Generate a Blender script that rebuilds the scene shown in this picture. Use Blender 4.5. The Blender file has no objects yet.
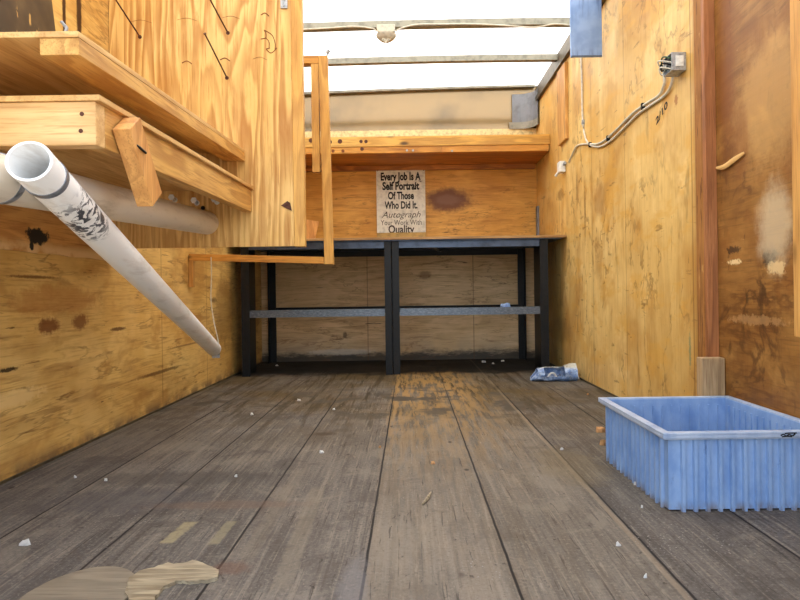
import bpy, bmesh, math, random
from mathutils import Vector, Matrix, noise as mnoise
random.seed(7)
S = bpy.context.scene
C = S.collection

# ------------------------------------------------------------------ camera, world, sun, exposure
cam = bpy.data.cameras.new('camera'); cam_o = bpy.data.objects.new('camera', cam); C.objects.link(cam_o)
cam.sensor_width = 36.0; cam.lens = 27.0
cam.shift_x = -0.0125; cam.shift_y = -7/800
cam.clip_start = 0.02; cam.clip_end = 200
ROLL = math.radians(0.8)
cam_o.matrix_world = (Matrix.Translation((0, 0, .55)) @ Matrix.Rotation(math.pi/2, 4, 'X')
                      @ Matrix.Rotation(-ROLL, 4, 'Z'))
S.camera = cam_o

w = bpy.data.worlds.new('world'); S.world = w; w.use_nodes = True
nt = w.node_tree; nt.nodes.clear()
wo = nt.nodes.new('ShaderNodeOutputWorld'); bg = nt.nodes.new('ShaderNodeBackground')
sky = nt.nodes.new('ShaderNodeTexSky'); sky.sky_type = 'NISHITA'; sky.sun_disc = False
sky.sun_elevation = math.radians(58); sky.sun_rotation = math.radians(20); sky.dust_density = 2.0
hsv = nt.nodes.new('ShaderNodeHueSaturation'); hsv.inputs['Saturation'].default_value = .55
nt.links.new(sky.outputs[0], hsv.inputs['Color']); nt.links.new(hsv.outputs[0], bg.inputs[0])
nt.links.new(bg.outputs[0], wo.inputs[0]); bg.inputs[1].default_value = .66

sun = bpy.data.lights.new('sun', 'SUN'); sun.energy = 9.0; sun.angle = math.radians(.6); sun.color = (1, .96, .9)
sun_o = bpy.data.objects.new('sun', sun); C.objects.link(sun_o)
sun_o.rotation_euler = Vector((.25, .55, 1)).to_track_quat('Z', 'Y').to_euler()   # shines down from beyond the cab end

S.view_settings.view_transform = 'Standard'; S.view_settings.look = 'None'
S.view_settings.gamma = 1; S.view_settings.use_curve_mapping = False
S.view_settings.exposure = 0.20

# ------------------------------------------------------------------ dimensions (metres; camera end is -Y)
XL, XR, YB, YR = -1.222, 1.054, 4.93, 0.6
ZW = 2.10            # top of the wooden lining
ZR = 2.19            # roof at the side rails
F = 600.0

def at(px, py, Y):
    """point at distance Y that the photograph shows at (px, py)"""
    u, v = px - 410, py - 293
    s = math.sin(ROLL)
    u, v = u - v*s, v + u*s
    return Vector((u*Y/F, Y, .55 - v*Y/F))

def onwall(px, py, X):
    u, v = px - 410, py - 293
    s = math.sin(ROLL)
    u, v = u - v*s, v + u*s
    Y = X*F/u
    return Vector((X, Y, .55 - v*Y/F))

def onfloor(px, py, z=0.0):
    u, v = px - 410, py - 293
    s = math.sin(ROLL)
    u, v = u - v*s, v + u*s
    Y = (.55 - z)*F/v
    return Vector((u*Y/F, Y, z))

# ------------------------------------------------------------------ materials
def lin(c):
    f = lambda v: v/12.92 if v <= .04045 else ((v+.055)/1.055)**2.4
    return tuple(f(x/255) for x in c) + (1,)

class NB:
    def __init__(s, name, rough=.6, metal=0., spec=.5):
        s.m = bpy.data.materials.new(name); s.m.use_nodes = True
        s.t = s.m.node_tree; s.b = s.t.nodes['Principled BSDF']
        s.b.inputs['Roughness'].default_value = rough; s.b.inputs['Metallic'].default_value = metal
        s.b.inputs['Specular IOR Level'].default_value = spec
        s.tc = s.t.nodes.new('ShaderNodeTexCoord'); s.P = s.tc.outputs['Object']
    def link(s, a, b): s.t.links.new(a, b)
    def mapping(s, scale, loc=(0,0,0), rot=(0,0,0)):
        n = s.t.nodes.new('ShaderNodeMapping'); s.link(s.P, n.inputs[0])
        n.inputs['Scale'].default_value = scale; n.inputs['Location'].default_value = loc
        n.inputs['Rotation'].default_value = rot
        return n.outputs[0]
    def noise(s, vec, scale=1., detail=4., rough=.55, dist=0.):
        n = s.t.nodes.new('ShaderNodeTexNoise'); s.link(vec, n.inputs['Vector'])
        n.inputs['Scale'].default_value = scale; n.inputs['Detail'].default_value = detail
        n.inputs['Roughness'].default_value = rough; n.inputs['Distortion'].default_value = dist
        return n.outputs[0]
    def math(s, op, a, b=None, c=None):
        n = s.t.nodes.new('ShaderNodeMath'); n.operation = op
        for i, x in enumerate((a, b, c)):
            if x is None: continue
            if isinstance(x, (int, float)): n.inputs[i].default_value = x
            else: s.link(x, n.inputs[i])
        return n.outputs[0]
    def rng(s, v, a, b, c=0., d=1.):
        n = s.t.nodes.new('ShaderNodeMapRange'); n.interpolation_type = 'SMOOTHSTEP'
        s.link(v, n.inputs[0])
        for i, x in zip((1,2,3,4), (a,b,c,d)): n.inputs[i].default_value = x
        return n.outputs[0]
    def mix(s, fac, a, b, mode='MIX'):
        n = s.t.nodes.new('ShaderNodeMix'); n.data_type = 'RGBA'; n.blend_type = mode
        for sock, x in ((n.inputs[0], fac), (n.inputs[6], a), (n.inputs[7], b)):
            if isinstance(x, (int, float)): sock.default_value = x
            elif isinstance(x, tuple): sock.default_value = x
            else: s.link(x, sock)
        return n.outputs[2]
    def ramp(s, v, stops):
        n = s.t.nodes.new('ShaderNodeValToRGB'); s.link(v, n.inputs[0])
        e = n.color_ramp.elements
        while len(e) < len(stops): e.new(.5)
        for el, (p, c) in zip(e, stops): el.position = p; el.color = c
        return n.outputs[0]
    def sep(s):
        n = s.t.nodes.new('ShaderNodeSeparateXYZ'); s.link(s.P, n.inputs[0]); return n.outputs
    def blob(s, c, r, wob=.5, ns=9., lo=.55, hi=1.1, rot=0):
        """mask of an irregular spot of its own shape at local point c with radii r"""
        v1 = s.t.nodes.new('ShaderNodeVectorMath'); v1.operation = 'SUBTRACT'
        s.link(s.P, v1.inputs[0]); v1.inputs[1].default_value = c
        out = v1.outputs[0]
        if rot:
            vr = s.t.nodes.new('ShaderNodeVectorRotate'); vr.rotation_type = 'X_AXIS'
            s.link(out, vr.inputs[0]); vr.inputs['Angle'].default_value = rot; out = vr.outputs[0]
        v2 = s.t.nodes.new('ShaderNodeVectorMath'); v2.operation = 'MULTIPLY'
        s.link(out, v2.inputs[0]); v2.inputs[1].default_value = tuple(1/x for x in r)
        v3 = s.t.nodes.new('ShaderNodeVectorMath'); v3.operation = 'LENGTH'; s.link(v2.outputs[0], v3.inputs[0])
        n = s.noise(s.P, max(ns, min(90., 1.1/max(.012, sorted(r)[0]))), 6, .75)
        d = s.math('ADD', v3.outputs['Value'], s.math('MULTIPLY', s.math('SUBTRACT', n, .5), wob*2))
        return s.rng(d, lo, hi, 1, 0)
    def bump(s, h, strength=.3, dist=.002):
        n = s.t.nodes.new('ShaderNodeBump'); n.inputs['Strength'].default_value = strength
        n.inputs['Distance'].default_value = dist; s.link(h, n.inputs['Height']); s.link(n.outputs[0], s.b.inputs['Normal'])
    def color(s, c):
        if isinstance(c, tuple): s.b.inputs['Base Color'].default_value = c
        else: s.link(c, s.b.inputs['Base Color'])

AX = {'X': 0, 'Y': 1, 'Z': 2}
def wood_color(n, light, mid, dark, axis='Z', scale=1., rings=9., contrast=.6, seed=0., long=.12, streak=1.):
    """cathedral grain running along one axis"""
    a = AX[axis]
    sc = [4.2*scale]*3; sc[a] = 4.2*scale*long
    v = n.mapping(tuple(sc), (seed*1.7, seed*2.3, seed*.9))
    lowf = n.noise(v, 1., 3.0, .42, .25)
    r = n.math('FRACT', n.math('MULTIPLY', lowf, rings))
    r = n.math('MULTIPLY', n.rng(r, .0, .78), n.rng(r, .80, 1., 1, 0))
    sf = [150.*scale**.5]*3; sf[a] = 5.*scale**.5
    fine = n.noise(n.mapping(tuple(sf), (seed, seed, seed)), 1., 4, .65)
    sd = [26.]*3; sd[a] = 3.
    mid_n = n.noise(n.mapping(tuple(sd), (seed*3, seed, seed*2)), 1., 5, .65, .4)
    big = n.noise(n.P, 1.6, 5, .62)
    c = n.mix(n.rng(big, .32, .66), light, mid)
    c = n.mix(n.math('MULTIPLY', r, n.math('MULTIPLY', contrast, n.rng(n.noise(n.P, 2.3, 3), .3, .7, .45, 1.1))), c, dark)
    c = n.mix(n.rng(mid_n, .52, .68, 0, .5*streak), c, dark)
    c = n.mix(n.rng(mid_n, .30, .45, .35*streak, 0), c, light)
    c = n.mix(n.rng(fine, .5, .66, 0, .5*streak**.5), c, dark)
    return c, fine, r

def wisps(n, c, col, scale, k, seed=0., width=.018, lo=.5, hi=.62, dist=1.2):
    """thin irregular dark lines that follow the figure of the wood"""
    f = n.noise(n.mapping(scale, (seed, seed*1.3, seed*.7)), 1., 5, .6, dist)
    l = n.rng(n.math('ABSOLUTE', n.math('SUBTRACT', f, .5)), 0, width, 1, 0)
    m = n.rng(n.noise(n.P, 2.6, 4, .6), lo, hi)
    return n.mix(n.math('MULTIPLY', n.math('MULTIPLY', l, m), k), c, col)

def flecks(n, c, col, scale, k, seed=0., lo=.66, hi=.72):
    f = n.noise(n.mapping(scale, (seed, seed, seed*2)), 1., 4, .65, .3)
    return n.mix(n.rng(f, lo, hi, 0, k), c, col)

def wood(name, light, mid, dark, axis='Z', scale=1., rings=9., contrast=.6, seed=0., rough=.55, knots=0., long=.12):
    n = NB(name, rough, 0, .35)
    c, fine, r = wood_color(n, lin(light), lin(mid), lin(dark), axis, scale, rings, contrast, seed, long)
    if knots:
        sc = [7.]*3; sc[AX[axis]] = 2.6
        vo = n.t.nodes.new('ShaderNodeTexVoronoi'); n.link(n.mapping(tuple(sc), (seed, seed, seed)), vo.inputs['Vector'])
        vo.inputs['Scale'].default_value = 1.
        c = n.mix(n.rng(vo.outputs['Distance'], .05, .13, knots, 0), c, lin(tuple(x*.45 for x in dark)))
    n.color(c); n.bump(fine, .25)
    return n.m

def plain(name, col, rough=.5, metal=0., spec=.5, var=.12, ns=20., dark=None, bump=0.):
    n = NB(name, rough, metal, spec)
    v = n.noise(n.P, ns, 4, .6)
    d = lin(dark) if dark else lin(tuple(max(0, x*(1-var*2)) for x in col))
    n.color(n.mix(n.rng(v, .42, .72), lin(col), d))
    if bump: n.bump(v, bump)
    return n.m

# --- lining of the right wall: yellow ply, browner near the door, stains
def mat_right():
    n = NB('varnished_plywood_right', .5, 0, .3)
    c, fine, r = wood_color(n, lin((232,198,126)), lin((213,172,98)), lin((168,120,56)), 'Z', .9, 5., .22, 3.1, .12, .35)
    x, y, z = n.sep()
    c = flecks(n, c, lin((236,204,136)), (1, 5., 2.2), .6, 4., .54, .66)
    c = flecks(n, c, lin((190,142,70)), (1, 4., 3.), .6, 9., .52, .66)
    c = flecks(n, c, lin((176,122,50)), (1, 2.2, 1.4), .6, 14., .48, .66)
    c = flecks(n, c, lin((214,160,66)), (1, 3., 7.), .5, 21., .5, .62)
    c = flecks(n, c, lin((84,56,26)), (1, 40., 10.), .85, 2., .68, .73)
    c = flecks(n, c, lin((120,84,38)), (1, 10., 1.6), .5, 6., .62, .72)
    c = flecks(n, c, lin((120,84,40)), (1, 5., 22.), .6, 31., .62, .70)
    c = wisps(n, c, lin((110,74,34)), (1, 4., 2.2), .5, 1., .022, .46, .60, .4)
    near, nf, nr = wood_color(n, lin((170,122,62)), lin((136,90,40)), lin((88,54,22)), 'Y', 1.3, 8., .3, 8.2, .3, .6)
    near = flecks(n, near, lin((190,142,76)), (1, 4., 5.), .5, 3., .5, .7)
    near = flecks(n, near, lin((128,80,34)), (1, 3., 4.), .7, 17., .46, .62)
    near = wisps(n, near, lin((84,52,24)), (1, 3.5, 4.5), .75, 2., .045, .40, .56, .5)
    near = wisps(n, near, lin((96,58,26)), (1, 2.2, 9.), .6, 7., .040, .42, .56, .4)
    near = flecks(n, near, lin((86,54,26)), (1, 30., 14.), .6, 27., .62, .70)
    near = flecks(n, near, lin((70,44,22)), (1, 12., 5.), .6, 8., .62, .72)
    near = flecks(n, near, lin((220,180,118)), (1, 14., 60.), .5, 12., .68, .74)
    c = n.mix(n.rng(y, 2.09, 2.11, 1, 0), c, near)
    # upright strips of weathered, rougher ply beside the post
    strip = n.math('MULTIPLY', n.rng(y, 2.12, 2.13), n.rng(y, 2.20, 2.23, 1, 0))
    c = n.mix(n.math('MULTIPLY', strip, .5), c, lin((142,92,40)))
    for yy, kk in ((2.23,.6), (2.92,.35), (3.45,.4), (4.20,.5)):
        j = n.rng(n.math('ABSOLUTE', n.math('SUBTRACT', y, yy)), .002, .007, kk, 0)
        c = n.mix(j, c, lin((120,78,34)))
    for p, ry, rz, col, k in ((( 688,178), .10,.05,(96,60,30),.0), ((770,258),.045,.035,(50,34,22),.85), ((733,250),.05,.016,(52,34,24),.8),
                              ((775,225),.09,.13,(214,196,160),.55), ((735,262),.05,.012,(236,206,150),.8), ((776,268),.06,.025,(228,196,140),.7),
                              ((770,100),.2,.2,(214,168,100),.45), ((725,60),.06,.35,(120,66,28),.55),((740,140),.05,.12,(120,66,28),.5),
                              ((560,195),.14,.05,(120,76,32),.5),((600,200),.10,.10,(150,104,50),.5),((598,258),.07,.14,(166,124,66),.4),
                              ((577,190),.02,.12,(110,70,30),.6),((585,215),.02,.18,(120,80,34),.5),((560,330),.3,.10,(150,112,58),.5),
                              ((676,100),.02,.03,(150,80,26),.7),((690,350),.012,.09,(112,132,96),.7),((755,320),.2,.02,(196,150,96),.4)):
        q = onwall(*p, XR)
        c = n.mix(n.math('MULTIPLY', n.blob((XR, q.y, q.z), (.3, ry, rz), 1.3 if rz < .1 else .6, 14., .5, .9 if rz < .1 else 1.25), k), c, lin(col))
    n.color(c); n.bump(fine, .2); return n.m

def mat_left():
    n = NB('varnished_plywood_left', .5, 0, .3)
    c, fine, r = wood_color(n, lin((232,196,120)), lin((212,166,88)), lin((158,110,50)), 'Y', 1.0, 7., .3, 5.5, .2, .7)
    x, y, z = n.sep()
    wv = n.noise(n.mapping((1, 1.2, 11.)), 2.2, 4, .6, .6)
    c = n.mix(n.rng(wv, .56, .7, 0, .5), c, lin((146,96,44)))
    lt = n.noise(n.mapping((1, 1.4, 2.), (7,7,7)), 2., 3)
    c = n.mix(n.rng(lt, .52, .7, 0, .5), c, lin((232,194,122)))
    c = wisps(n, c, lin((116,76,34)), (1, 1.2, 7.), .55, 3., .02, .44, .58, .4)
    c = flecks(n, c, lin((120,78,34)), (1, 4., 26.), .7, 33., .62, .70)
    c = flecks(n, c, lin((74,48,24)), (1, 9., 60.), .8, 2., .69, .74)
    c = flecks(n, c, lin((176,126,58)), (1, 3., 6.), .6, 6., .5, .66)
    for yy in (2.95, 3.6):
        c = n.mix(n.rng(n.math('ABSOLUTE', n.math('SUBTRACT', y, yy)), .002, .006, .5, 0), c, lin((120,78,34)))
    for p, ry, rz, col, k in (((48,326),.07,.03,(120,62,26),.85), ((80,322),.06,.032,(124,68,28),.8), ((8,370),.05,.008,(40,30,20),.9),
                              ((118,329),.08,.009,(92,54,24),.8), ((190,344),.35,.006,(110,70,32),.7), ((35,277),.14,.006,(110,66,28),.7),
                              ((8,400),.2,.03,(236,204,140),.5),((60,300),.3,.06,(186,124,60),.5),((160,372),.3,.01,(96,62,30),.7),
                              ((225,310),.25,.25,(120,84,40),.5),((185,268),.05,.03,(150,104,50),.6),((214,300),.06,.02,(90,60,30),.6)):
        q = onwall(*p, XL)
        c = n.mix(n.math('MULTIPLY', n.blob((XL, q.y, q.z), (.3, ry, rz), .85, 14.), k), c, lin(col))
    # scuffed grey band at the bottom and dark upright streaks near the shelf
    c = n.mix(n.math('MULTIPLY', n.rng(z, .0, .07, 1, 0), n.rng(n.noise(n.P, 9.), .35, .6)), c, lin((120,92,60)))
    for p, ry in (((79,8),.022), ((64,4),.014)):
        q = onwall(*p, XL)
        c = n.mix(n.blob((XL, q.y, q.z), (.3, ry, .24), .35, 6., .5, 1.0), c, lin((66,38,16)))
    n.color(c); n.bump(fine, .2); return n.m

def mat_back():
    n = NB('varnished_plywood_back', .5, 0, .3)
    c, fine, r = wood_color(n, lin((226,172,84)), lin((208,150,62)), lin((158,100,36)), 'X', 1., 7., .3, 1.5, .2)
    x, y, z = n.sep()
    low, f2, r2 = wood_color(n, lin((230,200,154)), lin((214,180,130)), lin((156,120,78)), 'X', 1.2, 7., .3, 2.5, .2)
    c = n.mix(n.rng(z, .90, .93, 1, 0), c, low)
    c = n.mix(n.math('MULTIPLY', n.rng(z, .0, .30, 1, 0), n.rng(n.noise(n.P, 4., 4), .3, .6, .2, .7)), c, lin((150,140,124)))
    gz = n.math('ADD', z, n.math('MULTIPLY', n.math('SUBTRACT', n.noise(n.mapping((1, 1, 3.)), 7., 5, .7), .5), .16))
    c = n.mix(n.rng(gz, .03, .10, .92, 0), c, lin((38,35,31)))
    lines = n.noise(n.mapping((2.5, 1, 26.)), 2.0, 4, .6, .5)
    c = n.mix(n.math('MULTIPLY', n.rng(lines, .62, .68, 0, .8), n.rng(n.noise(n.P, 3.5), .5, .58)), c, lin((70,46,28)))
    c = wisps(n, c, lin((110,70,34)), (2.2, 1, 9.), .5, 3., .016, .46, .58, .4)
    for (px, py), rx, rz, col, k in (((448,200),.21,.115,(108,66,40),.95), ((448,200),.12,.05,(132,96,74),.6), ((345,335),.02,.03,(80,56,36),.7),
                                 ((340,352),.30,.03,(196,190,178),.6),((425,275),.06,.04,(116,76,44),.6)):
        q = at(px, py, YB)
        c = n.mix(n.math('MULTIPLY', n.blob((q.x, YB, q.z), (rx, .3, rz), .45, 16.), k), c, lin(col))
    for xx in (-.35, .52):
        j = n.rng(n.math('ABSOLUTE', n.math('SUBTRACT', x, xx)), .002, .006, .5, 0)
        c = n.mix(n.math('MULTIPLY', j, n.rng(z, .9, .95, 1, 0)), c, lin((90,58,30)))
    n.color(c); n.bump(fine, .2); return n.m

SEAMS = (-.948, -.673, -.394, -.097, .193, .498, .785)
def mat_floor():
    n = NB('worn_plank_floor', .75, 0, .16)
    x, y, z = n.sep()
    g1 = n.noise(n.mapping((60., 1.6, 1)), 1.6, 6, .68, .3)
    g2 = n.noise(n.mapping((14., 1.1, 1), (3,1,0)), 1.5, 5, .66, .4)
    big = n.noise(n.P, 1.3, 6, .68)
    c = n.mix(n.rng(big, .33, .67), lin((94,87,80)), lin((124,115,104)))
    c = n.mix(n.rng(g2, .47, .64, 0, .6), c, lin((62,56,50)))
    c = n.mix(n.rng(g1, .51, .66, 0, .6), c, lin((58,52,46)))
    c = n.mix(n.rng(g1, .36, .47, .55, 0), c, lin((150,138,121)))
    sp = n.noise(n.P, 130., 3, .7)
    c = n.mix(n.rng(sp, .53, .66, 0, .55), c, lin((48,43,38)))
    c = n.mix(n.rng(sp, .34, .45, .4, 0), c, lin((158,150,136)))
    dm = n.noise(n.P, 4.2, 6, .72, .5)
    c = n.mix(n.rng(dm, .52, .62, 0, .55), c, lin((66,58,51)))
    c = n.mix(n.rng(dm, .36, .46, .4, 0), c, lin((142,132,117)))
    # planks differ a little
    prev = -9
    for i, (a, b) in enumerate(zip((-1.3,)+SEAMS, SEAMS+(1.2,))):
        m = n.math('MULTIPLY', n.rng(x, a-.001, a+.001), n.rng(x, b-.001, b+.001, 1, 0))
        tint = [(80,79,80),(94,90,88),(92,87,82),(104,95,86),(124,113,98),(110,100,86),(76,70,64),(80,77,76)][i]
        k = [.35,.25,.25,.3,.45,.4,.35,.35][i]
        c = n.mix(n.math('MULTIPLY', m, k), c, lin(tint))
    # walked-on lane: bare tan wood, strongest towards the bench
    lane = n.math('MULTIPLY', n.rng(x, -.13, -.08), n.rng(x, .22, .5, 1, 0))
    wear = n.rng(n.noise(n.mapping((26., 2.4, 1), (9,2,0)), 1.4, 6, .72), .43, .55)
    # browner further in: warm bounce light painted into the planks
    br = n.rng(n.noise(n.P, 1.7, 4, .6), .3, .65, .1, 1)
    c = n.mix(n.math('MULTIPLY', br, n.rng(y, 1.7, 3.3, 0, .85)), c, lin((86,69,38)))
    c = n.mix(n.math('MULTIPLY', n.rng(g2, .5, .62), n.rng(y, 2.0, 3.4, 0, .75)), c, lin((58,48,30)))
    c = flecks(n, c, lin((46,40,34)), (120., 5., 1), .6, 3., .60, .67)
    c = flecks(n, c, lin((44,38,32)), (50., 26., 1), .6, 8., .64, .70)
    c = flecks(n, c, lin((160,148,130)), (90., 12., 1), .4, 13., .62, .72)
    c = n.mix(n.math('MULTIPLY', n.math('MULTIPLY', lane, wear), n.rng(y, 1.5, 3.5, .05, .8)), c, lin((156,122,72)))
    # near-black under and in front of the bench: its shade painted in with grime
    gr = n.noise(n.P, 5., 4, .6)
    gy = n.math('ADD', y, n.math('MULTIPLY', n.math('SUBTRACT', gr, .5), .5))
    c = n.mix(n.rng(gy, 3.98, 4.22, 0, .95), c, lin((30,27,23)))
    c = n.mix(n.math('MULTIPLY', n.rng(gr, .5, .62), n.math('MULTIPLY', n.rng(y, 2.3, 2.9), n.rng(y, 3.3, 3.7, 1, 0))), c, lin((78,70,58)))
    # joints
    for i, sx in enumerate(SEAMS):
        wob = n.math('MULTIPLY', n.math('SUBTRACT', n.noise(n.mapping((1, 3., 1), (i,0,0)), 3., 2), .5), .004)
        d = n.math('ABSOLUTE', n.math('SUBTRACT', n.math('ADD', x, wob), sx))
        far = n.rng(y, 2.6, 4.0, 1, .35)
        c = n.mix(n.math('MULTIPLY', n.rng(d, .0016, .0042, .95, 0), far), c, lin((30,26,24)))
        if i == 5:
            d2 = n.math('SUBTRACT', n.math('ADD', x, wob), sx)
            c = n.mix(n.math('MULTIPLY', n.rng(n.math('ABSOLUTE', n.math('SUBTRACT', d2, -.012)), .004, .008, .3, 0), far), c, lin((150,130,104)))
    # knots and screw heads in rows
    vo = n.t.nodes.new('ShaderNodeTexVoronoi'); n.link(n.mapping((8., 5., 0)), vo.inputs['Vector']); vo.inputs['Scale'].default_value = 1.
    c = n.mix(n.math('MULTIPLY', n.rng(vo.outputs['Distance'], .03, .085, .75, 0), n.rng(n.noise(n.P, 3.), .42, .52)), c, lin((40,34,30)))
    # fine grit
    v2 = n.t.nodes.new('ShaderNodeTexVoronoi'); n.link(n.P, v2.inputs['Vector']); v2.inputs['Scale'].default_value = 95.
    gm = n.math('MULTIPLY', n.rng(v2.outputs['Distance'], .10, .2, .75, 0), n.rng(n.noise(n.P, 2.4, 3, .6), .52, .66))
    c = n.mix(gm, c, lin((160,154,146)))
    # pale worn rectangles, a rusty spot, light patch of grit
    def bar(c, a, b, hw, col, k):
        """worn bare strip between two floor points, along the boards"""
        p, q = onfloor(*a), onfloor(*b)
        t = n.math('DIVIDE', n.math('SUBTRACT', y, p.y), q.y-p.y)
        cx = n.math('ADD', n.math('MULTIPLY', t, q.x-p.x), p.x)
        e = n.math('MULTIPLY', n.math('SUBTRACT', n.noise(n.P, 60., 4, .7), .5), .02)
        d = n.math('ABSOLUTE', n.math('ADD', n.math('SUBTRACT', x, cx), e))
        m = n.math('MULTIPLY', n.rng(d, hw*.7, hw*1.15, 1, 0), n.math('MULTIPLY', n.rng(t, -.05, .05), n.rng(t, .95, 1.05, 1, 0)))
        m = n.math('MULTIPLY', m, n.rng(n.noise(n.P, 40., 4, .7), .3, .55, .5, 1))
        return n.mix(n.math('MULTIPLY', m, k), c, lin(col))
    c = bar(c, (166,543), (191,522), .016, (150,138,106), .8)
    c = bar(c, (213,544), (232,521), .014, (140,130,102), .6)
    c = bar(c, (280,590), (318,488), .022, (132,120,102), .4)
    c = bar(c, (245,560), (300,470), .02, (128,116,98), .25)
    for (px, py), rx, ry, col, k in (((230,568),.05,.035,(104,74,58),.45), ((352,590),.035,.16,(120,116,116),.4),
                                     ((570,465),.12,.25,(112,96,68),.4),((325,434),.06,.03,(66,52,38),.7),((130,500),.25,.12,(70,68,70),.5),
                                     ((180,478),.35,.08,(66,62,58),.5),((225,505),.25,.04,(112,90,74),.4)):
        q = onfloor(px, py)
        c = n.mix(n.math('MULTIPLY', n.blob((q.x, q.y, 0), (rx, ry, .5), .7, 26., .5, 1.1), k), c, lin(col))
    n.color(c)
    n.link(n.rng(big, .3, .7, .66, .85), n.b.inputs['Roughness'])
    n.bump(g1, .3); return n.m

M = {}
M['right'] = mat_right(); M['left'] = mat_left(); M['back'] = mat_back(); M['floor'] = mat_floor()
M['panel'] = wood('fir_plywood_panel', (236,196,124), (224,178,98), (168,106,38), 'Z', 1.25, 15., .8, 2.2, .5, .0, .09)
M['ply'] = wood('pale_plywood', (236,200,138), (222,178,108), (176,122,62), 'Y', 1.2, 9., .5, 4.4, .55, .0)
M['ply_x'] = wood('bench_plywood', (190,150,98), (168,126,76), (120,84,46), 'X', 1.2, 9., .5, 4.9, .55, .0)
M['shelf_under'] = wood('brown_plywood', (204,156,96), (184,134,76), (128,84,42), 'Y', 1.3, 9., .6, 6.4, .6)
M['lumber_y'] = wood('yellow_lumber', (228,182,108), (214,162,84), (164,108,50), 'Y', 2.5, 8., .6, 1.2, .55, .8)
M['lumber_x'] = wood('pale_lumber', (238,202,144), (226,182,116), (180,124,66), 'X', 2.5, 8., .55, 7.2, .55, .8)
M['lumber_z'] = wood('yellow_stud', (226,178,98), (212,158,76), (164,106,46), 'Z', 2.2, 7., .5, 9.1, .55, .8)
M['lumber_o'] = wood('orange_lumber', (222,164,78), (206,142,58), (146,88,34), 'X', 2.5, 7., .5, 3.3, .55, .8)
M['fascia'] = wood('fascia_lumber', (232,184,98), (218,166,76), (150,98,42), 'X', 2.0, 7., .5, 3.9, .5, .9)
M['redwood_x'] = wood('reddish_lumber', (200,134,62), (180,112,48), (110,62,28), 'X', 2.0, 8., .6, 5.1, .5, .9)
M['redwood_z'] = wood('reddish_post_lumber', (184,124,78), (162,102,58), (112,64,32), 'Z', 2.2, 7., .55, 6.1, .55, .6)
def mat_rough():
    n = NB('rough_weathered_board', .7, 0, .25)
    c, fine, r = wood_color(n, lin((186,132,70)), lin((158,104,50)), lin((98,58,26)), 'Z', 2., 7., .5, 4.1)
    c = flecks(n, c, lin((78,46,22)), (1, 60., 6.), .7, 3., .58, .66)
    c = flecks(n, c, lin((206,158,92)), (1, 40., 9.), .6, 9., .60, .68)
    n.color(c); n.bump(fine, .5); return n.m
M['rough_z'] = mat_rough()
M['tanpost'] = wood('tan_post_lumber', (218,166,92), (202,146,72), (150,98,46), 'Z', 2.2, 7., .5, 2.1, .55, .6)
M['greywood'] = wood('greyed_lumber', (190,160,120), (168,138,98), (120,92,62), 'Z', 3., 7., .5, 8.8, .7)
M['block'] = wood('cut_lumber_block', (230,174,104), (218,156,84), (164,100,46), 'Z', 2.6, 8., .6, 2.9, .55)
M['splinter'] = wood('raw_splintered_ply', (178,164,136), (152,136,106), (90,74,54), 'X', 6., 8., .7, 1.9, .75)
M['patch'] = wood('floor_patch_ply', (140,128,108), (120,108,90), (84,74,62), 'X', 3., 8., .5, 7.9, .7)
M['steel'] = plain('black_angle_iron', (23,23,24), .45, .5, .5, .25, 40.)
def mat_worn_steel():
    n = NB('scuffed_blue_grey_steel', .38, .75)
    a = n.noise(n.mapping((9, 9, 30)), 5., 6, .75)
    n.color(n.mix(n.rng(a, .38, .7), lin((84,90,98)), lin((122,130,140)))); return n.m
M['worn_steel'] = mat_worn_steel()
M['under_steel'] = plain('blue_grey_sheet_steel', (84,98,120), .45, .5, .5, .2, 9.)
M['alu'] = plain('dull_aluminium', (150,146,130), .6, .2, .4, .1, 20.)
M['rail'] = plain('dark_roof_rail', (96,84,62), .5, .5, .5, .15, 20.)
M['galv'] = plain('galvanised_metal', (176,178,180), .4, .4, .5, .15, 60.)
M['greysheet'] = plain('grey_corner_sheet', (124,126,130), .5, .2, .5, .1, 12.)
M['nose'] = plain('glossy_cream_liner', (142,116,70), .12, .3, 1.0, .14, 1.6)
M['sill'] = plain('pale_painted_sill', (228,208,150), .6, 0, .4, .12, 40.)
M['plastic_white'] = plain('white_plastic', (232,230,222), .4, 0, .5, .05, 50.)
M['cable'] = plain('off_white_cable', (206,198,178), .5, 0, .5, .06, 50.)
M['black'] = plain('black_mark', (24,20,18), .7, 0, .3, .1, 50.)
M['brown_mark'] = plain('brown_marker', (128,72,36), .7, 0, .3, .1, 50.)
M['rust'] = plain('rusty_nail_steel', (96,58,42), .6, .4, .4, .2, 80.)
M['green'] = plain('green_wire', (60,90,62), .5)
M['dark_sheet'] = None
def mat_dark():
    n = NB('dark_brown_vinyl', .45, 0, .4)
    b = n.noise(n.mapping((1, 8., 2.2)), 4., 4, .6)
    c = n.mix(n.rng(n.noise(n.P, 6., 3), .35, .65), lin((54,42,30)), lin((92,74,50)))
    c = n.mix(n.rng(b, .63, .67, 0, .75), c, lin((206,166,96)))
    n.color(c); return n.m
M['dark_sheet'] = mat_dark()
def mat_pipe(name, base, dirt, k):
    n = NB(name, .38, 0, .5)
    a = n.noise(n.mapping((14, 3, 14)), 2.2, 5, .65)
    c = n.mix(n.rng(a, .5, .72, 0, k), lin(base), lin(dirt)); n.color(c); return n
pa = mat_pipe('scuffed_white_pvc', (250,249,246), (206,198,186), .5)
M['pvc_grey'] = mat_pipe('shaded_white_pvc', (220,208,190), (170,152,128), .6).m  # greyer copy of the white PVC, shade under the shelf put into its colour
M['band'] = plain('grey_strap_metal', (150,156,166), .35, .6, .5, .15, 60.)
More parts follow.
